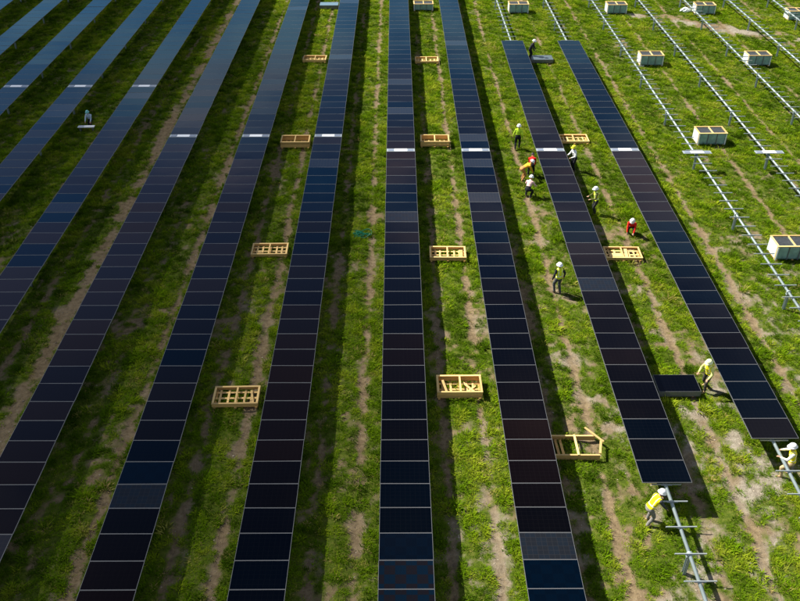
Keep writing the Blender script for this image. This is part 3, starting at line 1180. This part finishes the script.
def person(loc, face, label, shirt, trousers, helmet=(0.8, 0.8, 0.78), vest=None, boots=None,
           pelvis=(0, 0, 0.93), lean=4.0, side=0.0, feet=((-0.12, 0.03), (0.12, -0.06)), hands=((-0.27, 0.10, 0.86), (0.27, 0.06, 0.86)),
           head_lean=None, kneel=False, scale=1.0, sleeves=1.0, foot_z=(0.085, 0.085), gloves=None):
    """local frame: x right, y forward, z up; face = heading of +y, degrees clockwise from world +Y"""
    P = Vector(pelvis)
    up = Euler((R(-lean), R(side), 0)).to_matrix()
    U = up @ Vector((0, 0, 1)); Fd = up @ Vector((0, 1, 0)); Rt = up @ Vector((1, 0, 0))
    waist = P + U * 0.16
    chest = P + U * 0.38
    neck0 = P + U * 0.53
    hl = lean * 0.6 if head_lean is None else head_lean
    hm = Euler((R(-hl), 0, 0)).to_matrix()
    HU = hm @ Vector((0, 0, 1)); HF = hm @ Vector((0, 1, 0)); HR = Vector((1, 0, 0))
    headc = neck0 + HU * 0.17 + HF * 0.02
    bones = []  # a, b, ra, rb, region, flat, fdir

    def bone(a, b, ra, rb, reg, flat=1.0, fdir=None):
        bones.append((a, b, ra, rb, reg, flat, fdir))
    bone(P - U * 0.02, waist, 0.165, 0.15, 'hip', 0.72, Fd)
    bone(waist, chest, 0.15, 0.175, 'torso', 0.68, Fd)
    bone(chest, P + U * 0.47, 0.175, 0.13, 'torso', 0.66, Fd)
    bone(chest + U * 0.07 - Rt * 0.14, chest + U * 0.07 + Rt * 0.14, 0.075, 0.075, 'torso')
    bone(neck0 - U * 0.03, headc - HU * 0.06, 0.058, 0.052, 'skin')
    # head: skull, jaw, nose, ears
    bone(headc + HU * 0.02 - HF * 0.015, headc + HU * 0.03 + HF * 0.01, 0.098, 0.092, 'skin')
    bone(headc - HU * 0.03 + HF * 0.02, headc - HU * 0.085 + HF * 0.045, 0.075, 0.045, 'skin')
    bone(headc + HF * 0.095 + HU * 0.0, headc + HF * 0.112 - HU * 0.03, 0.012, 0.018, 'skin')
    for s in (-1, 1):
        bone(headc + HR * s * 0.092 + HU * 0.012, headc + HR * s * 0.098 - HU * 0.022, 0.018, 0.014, 'skin')
    for i, s in enumerate((-1, 1)):
        hip = P + Rt * s * 0.095 - U * 0.03
        ank = Vector((feet[i][0], feet[i][1], foot_z[i]))
        knee, ank = ik(hip, ank, 0.44, 0.43, Vector((s * 0.15, 1, 0.15)))
        if kneel and i == 1:
            knee = Vector((hip.x + 0.04, hip.y + 0.16, 0.09)); ank = Vector((hip.x + 0.03, hip.y - 0.30, 0.09))
        bone(hip, knee, 0.095, 0.064, 'leg')
        bone(knee, knee.lerp(ank, 0.35), 0.063, 0.062, 'leg')
        bone(knee.lerp(ank, 0.35), ank, 0.062, 0.045, 'leg')
        fwd = Vector((s * 0.12, 1, 0)).normalized()
        bone(ank - fwd * 0.03 - Vector((0, 0, 0.03)), ank + fwd * 0.06 - Vector((0, 0, 0.035)), 0.047, 0.045, 'boot')
        bone(ank + fwd * 0.05 - Vector((0, 0, 0.042)), ank + fwd * 0.16 - Vector((0, 0, 0.048)), 0.043, 0.034, 'boot')
    for i, s in enumerate((-1, 1)):
        sh = chest + U * 0.08 + Rt * s * 0.185
        hd = Vector(hands[i])
        el, wr = ik(sh, hd, 0.29, 0.25, Vector((s * 0.6, -0.8, -0.25)))
        bone(sh, el, 0.060, 0.046, 'arm')
        bone(el, wr, 0.045, 0.031, 'fore')
        dr = (wr - el).normalized()
        sd_ = dr.cross(Vector((0, 0, 1)))
        sd_ = sd_.normalized() if sd_.length > 0.1 else Vector((0, 1, 0))
        pn = dr.cross(sd_).normalized()
        palm = wr + dr * 0.05
        bone(wr, palm + dr * 0.03, 0.028, 0.040, 'hand', 0.55, pn)
        for j, (off, fl) in enumerate(((-0.034, 0.052), (-0.012, 0.066), (0.012, 0.062), (0.034, 0.046))):
            a = palm + dr * 0.045 + sd_ * off * 1.15
            m_ = a + dr * fl * 0.55 + sd_ * off * 0.25
            bone(a, m_, 0.0105, 0.0098, 'hand')
            bone(m_, m_ + (dr * 0.75 - pn * 0.65 * s).normalized() * fl * 0.5, 0.0098, 0.0085, 'hand')
        th = palm - dr * 0.012 - sd_ * 0.036 * s
        t1 = th + (dr * 0.6 - sd_ * 0.8 * s).normalized() * 0.04
        bone(th, t1, 0.013, 0.011, 'hand')
        bone(t1, t1 + (dr * 0.95 - sd_ * 0.2 * s).normalized() * 0.03, 0.011, 0.009, 'hand')
    bm = bmesh.new()
    for a, b, ra, rb, reg, fl, fd in bones:
        capsule(bm, a, b, ra, rb, 12, fl, fd)
    tmp = bpy.data.meshes.new('tmp')
    bm.to_mesh(tmp); bm.free()
    to = bpy.data.objects.new('tmp', tmp); C.objects.link(to)
    rm = to.modifiers.new('r', 'REMESH'); rm.mode = 'VOXEL'; rm.voxel_size = 0.0135
    smo = to.modifiers.new('s', 'SMOOTH'); smo.factor = 0.5; smo.iterations = 2
    dg = bpy.context.evaluated_depsgraph_get()
    me = bpy.data.meshes.new_from_object(to.evaluated_get(dg))
    bpy.data.objects.remove(to); bpy.data.meshes.remove(tmp)
    me.name = 'person'
    mats = [SKIN, cl(shirt), cl(trousers), boots or BOOT, gloves or SKIN]
    me.materials.clear()
    for m_ in mats:
        me.materials.append(m_)
    nv = len(me.vertices)
    co = np.empty(nv * 3, np.float32); me.vertices.foreach_get('co', co); co = co.reshape(-1, 3)
    best = np.full(nv, 1e9); reg = np.zeros(nv, int)
    rid = {'skin': 0, 'torso': 1, 'arm': 1, 'fore': 1 if sleeves > 0.5 else 0, 'hip': 2, 'leg': 2, 'boot': 3, 'hand': 4}
    bid = np.zeros(nv, int)
    for bi, (a, b, ra, rb, rg, fl, fd) in enumerate(bones):
        A = np.array(a); D = np.array(b - a)
        t = np.clip(((co - A) @ D) / max(D @ D, 1e-9), 0, 1)
        dist = np.linalg.norm(co - (A + t[:, None] * D), axis=1) - (ra + (rb - ra) * t)
        w_ = dist < best
        best[w_] = dist[w_]; reg[w_] = rid[rg]; bid[w_] = bi
    # clothing stands a little off the body, so cuffs and hems show an edge
    no = np.empty(nv * 3, np.float32); me.vertices.foreach_get('normal', no); no = no.reshape(-1, 3)
    wr_ = fbm(co[:, 0] * 9 + co[:, 2] * 5, co[:, 2] * 11 + co[:, 1] * 7, 5, 3) - 0.5
    add = np.where((reg == 1) | (reg == 2), 0.010 + 0.022 * wr_, 0.0)
    co2 = co + no * add[:, None]
    me.vertices.foreach_set('co', co2.astype(np.float32).ravel())
    pv = np.empty(len(me.loops), np.int32); me.loops.foreach_get('vertex_index', pv)
    ls = np.empty(len(me.polygons), np.int32); me.polygons.foreach_get('loop_start', ls)
    me.polygons.foreach_set('material_index', reg[pv[ls]].astype(np.int32))
    me.polygons.foreach_set('use_smooth', np.ones(len(me.polygons), bool))
    me.update()
    root = thing('person', label, 'person', (loc[0], loc[1], loc[2] if len(loc) > 2 else 0.0), -R(face), 'workers on the solar field')
    root.scale = (scale * 0.96,) * 3
    mesh_obj('body', me, root)
    # face
    bm = bmesh.new()
    for s in (-1, 1):
        p = headc + HR * s * 0.034 + HF * 0.088 + HU * 0.015
        bmesh.ops.create_icosphere(bm, subdivisions=2, radius=0.011, matrix=Matrix.Translation(p))
    e = bpy.data.meshes.new('eyes'); bm.to_mesh(e); bm.free(); e.materials.append(EYE)
    mesh_obj('eyes', e, root)
    bm = bmesh.new()
    capsule(bm, headc + HF * 0.083 - HU * 0.066 - HR * 0.022, headc + HF * 0.083 - HU * 0.066 + HR * 0.022, 0.006, 0.006, 8)
    e = bpy.data.meshes.new('mouth'); bm.to_mesh(e); bm.free(); e.materials.append(cl((0.25, 0.09, 0.07)))
    mesh_obj('mouth', e, root)
    # vest: the torso surface lifted outward
    if vest is not None:
        tor = np.isin(bid, [i for i, b_ in enumerate(bones) if b_[4] == 'torso']) | ((bid == 0) & (((co - np.array(P)) @ np.array(U)) > -0.02))
        idx = {}
        V, F, MI = [], [], []
        for pol in me.polygons:
            vs = list(pol.vertices)
            if all(tor[i] for i in vs):
                f = []
                for i in vs:
                    if i not in idx:
                        idx[i] = len(V); V.append(tuple(co2[i] + no[i] * 0.012))
                    f.append(idx[i])
                F.append(f)
                hgt = float((co[vs[0]] - np.array(P)) @ np.array(U))
                lat = abs(float((co[vs[0]] - np.array(P)) @ np.array(Rt)))
                tape = (0.105 < hgt < 0.14) or (hgt > 0.14 and 0.085 < lat < 0.105)
                MI.append(1 if tape else 0)
        vm = bpy.data.meshes.new('vest')
        vm.from_pydata(V, [], F)
        vm.materials.append(cl(vest)); vm.materials.append(REFL)
        vm.polygons.foreach_set('material_index', MI)
        vm.polygons.foreach_set('use_smooth', [True] * len(F))
        mesh_obj('vest', vm, root)
    # hard hat: dome, brim and ridge (lathe), or hair
    bm = bmesh.new()
    hb = headc + HU * 0.035 - HF * 0.008
    q = Matrix((HR, HF, HU)).transposed().to_4x4()
    seg = 24
    if helmet is not None:
        prof = [(0.155, -0.012), (0.158, -0.004), (0.130, 0.010), (0.128, 0.05), (0.112, 0.095), (0.078, 0.128), (0.035, 0.142), (0.0005, 0.145)]
    else:
        prof = [(0.104, -0.04), (0.108, 0.0), (0.106, 0.04), (0.088, 0.075), (0.05, 0.098), (0.0005, 0.104)]
    rings = []
    for r, z in prof:
        ring = []
        for i in range(seg):
            an = 2 * math.pi * i / seg
            x, y = r * math.cos(an), r * math.sin(an) * 1.12
            if helmet is not None and r > 0.14 and y > 0:
                y *= 1.18
            zz_ = z + (0.012 if abs(x) < 0.018 and 0.02 < z else 0)
            ring.append(bm.verts.new(Vector(hb) + (q.to_3x3() @ Vector((x, y, zz_)))))
        rings.append(ring)
    for r0, r1 in zip(rings, rings[1:]):
        for i in range(seg):
            f = bm.faces.new((r0[i], r0[(i + 1) % seg], r1[(i + 1) % seg], r1[i])); f.smooth = True
    hmesh = bpy.data.meshes.new('hard_hat'); bm.to_mesh(hmesh); bm.free()
    if helmet is not None:
        hmesh.materials.append(hat(helmet))
        mesh_obj('hard_hat', hmesh, root)
    else:
        hmesh.materials.append(HAIR)
        mesh_obj('hair', hmesh, root)
    return root


hats = {}


def hat(c):
    if c not in hats:
        hats[c] = simple('hard_hat_plastic', c, 0.3)
    return hats[c]


LIME = (0.42, 0.62, 0.03)
YEL = (0.75, 0.62, 0.02)
WHITE = (0.80, 0.80, 0.78)
DARK = (0.012, 0.013, 0.018)
GREYP = (0.07, 0.075, 0.085)
person((7.86, 33.85), -25, 'worker in lime vest over dark sleeves and grey trousers, standing alone', (0.02, 0.02, 0.025), GREYP, WHITE, vest=(0.66, 0.72, 0.02),
       feet=((-0.10, 0.10), (0.11, -0.10)), hands=((-0.33, 0.08, 0.88), (0.32, 0.02, 0.90)))
person((7.84, 50.25), 15, 'worker in bright lime long-sleeved shirt and black trousers walking on dirt track', LIME, DARK, WHITE,
       feet=((-0.11, -0.16), (0.11, 0.18)), lean=6, hands=((-0.34, 0.10, 0.86), (0.33, -0.06, 0.90)), foot_z=(0.11, 0.085))
person((7.68, 45.85), 78, 'bending worker in orange yellow shirt and tan trousers with white helmet', (0.78, 0.40, 0.03), (0.46, 0.22, 0.07), WHITE,
       pelvis=(0, -0.10, 0.86), lean=62, feet=((-0.16, 0.0), (0.15, -0.12)), hands=((-0.18, 0.62, 0.55), (0.18, 0.60, 0.50)), head_lean=40)
person((8.22, 46.45), 12, 'bending worker in red shirt with dark hair beside orange shirted worker', (0.62, 0.02, 0.015), DARK, None,
       pelvis=(0, -0.10, 0.84), lean=55, feet=((-0.15, 0.05), (0.15, -0.12)), hands=((-0.16, 0.55, 0.50), (0.2, 0.52, 0.45)), head_lean=45)
person((7.72, 43.75), 30, 'crouching worker in pale pink shirt and black trousers with white helmet', (0.72, 0.48, 0.46), DARK, WHITE,
       pelvis=(0, -0.14, 0.62), lean=38, feet=((-0.19, 0.10), (0.17, -0.10)), hands=((-0.30, 0.48, 0.62), (0.30, 0.45, 0.62)), head_lean=20)
person((10.98, 47.2), 250, 'worker in yellow helmet and white shirt standing by row beside shallow crate', (0.75, 0.75, 0.72), DARK, (0.72, 0.68, 0.02),
       lean=14, hands=((-0.22, 0.42, 1.05), (0.22, 0.42, 1.05)))
person((11.24, 41.75), 265, 'worker in olive shirt and lime vest with white helmet, reaching to the short row', (0.10, 0.10, 0.03), (0.03, 0.032, 0.03), WHITE, vest=(0.62, 0.72, 0.03),
       lean=12, hands=((-0.22, 0.42, 1.08), (0.22, 0.42, 1.08)))
person((12.78, 39.55), 200, 'crouching worker in red shirt and black trousers on grass by shallow crate', (0.70, 0.02, 0.015), DARK, WHITE,
       pelvis=(0, -0.12, 0.42), lean=42, feet=((-0.18, 0.08), (0.16, 0.02)), hands=((-0.18, 0.45, 0.30), (0.18, 0.42, 0.28)), head_lean=25, vest=None)
person((12.98, 26.75), 235, 'worker in yellow vest and pale yellow sleeves stepping beside the stack of dark panels', (0.70, 0.70, 0.22), (0.06, 0.055, 0.04), (0.78, 0.80, 0.45), vest=(0.82, 0.74, 0.02),
       pelvis=(0, 0, 0.90), lean=20, feet=((-0.14, 0.24), (0.16, -0.22)), hands=((-0.26, 0.40, 0.90), (0.28, 0.34, 0.92)), boots=TAN)
person((14.52, 21.80), 290, 'worker in yellow vest reaching over bare tube at end of outermost short row', (0.72, 0.70, 0.55), (0.45, 0.33, 0.18), WHITE, vest=(0.80, 0.68, 0.01),
       pelvis=(0, -0.02, 0.84), lean=10, feet=((-0.14, 0.20), (0.15, -0.14)), hands=((-0.22, 0.46, 1.08), (0.24, 0.44, 1.06)), boots=TAN, head_lean=14)
person((8.80, 19.62), 70, 'worker in yellow vest with dark sleeves leaning to bare rails of tube', (0.05, 0.055, 0.06), (0.20, 0.19, 0.17), WHITE, vest=(0.80, 0.68, 0.01),
       pelvis=(0, -0.06, 0.88), lean=34, feet=((-0.14, 0.08), (0.14, -0.12)), hands=((-0.22, 0.50, 0.95), (0.22, 0.50, 0.80)), head_lean=22, boots=TAN)
person((-20.95, 54.1), 185, 'kneeling worker in pale blue shirt and teal helmet behind white board', (0.42, 0.52, 0.62), DARK, (0.15, 0.45, 0.42),
       scale=0.9, pelvis=(0, -0.12, 0.52), lean=18, feet=((-0.18, 0.22), (0.15, -0.2)), hands=((-0.22, 0.40, 0.45), (0.22, 0.42, 0.45)), kneel=True)
person((10.88, 67.35), 110, 'worker in white helmet and black clothes beside stack with grey top', (0.02, 0.02, 0.025), DARK, WHITE,
       lean=25, hands=((-0.2, 0.45, 0.75), (0.2, 0.45, 0.75)))
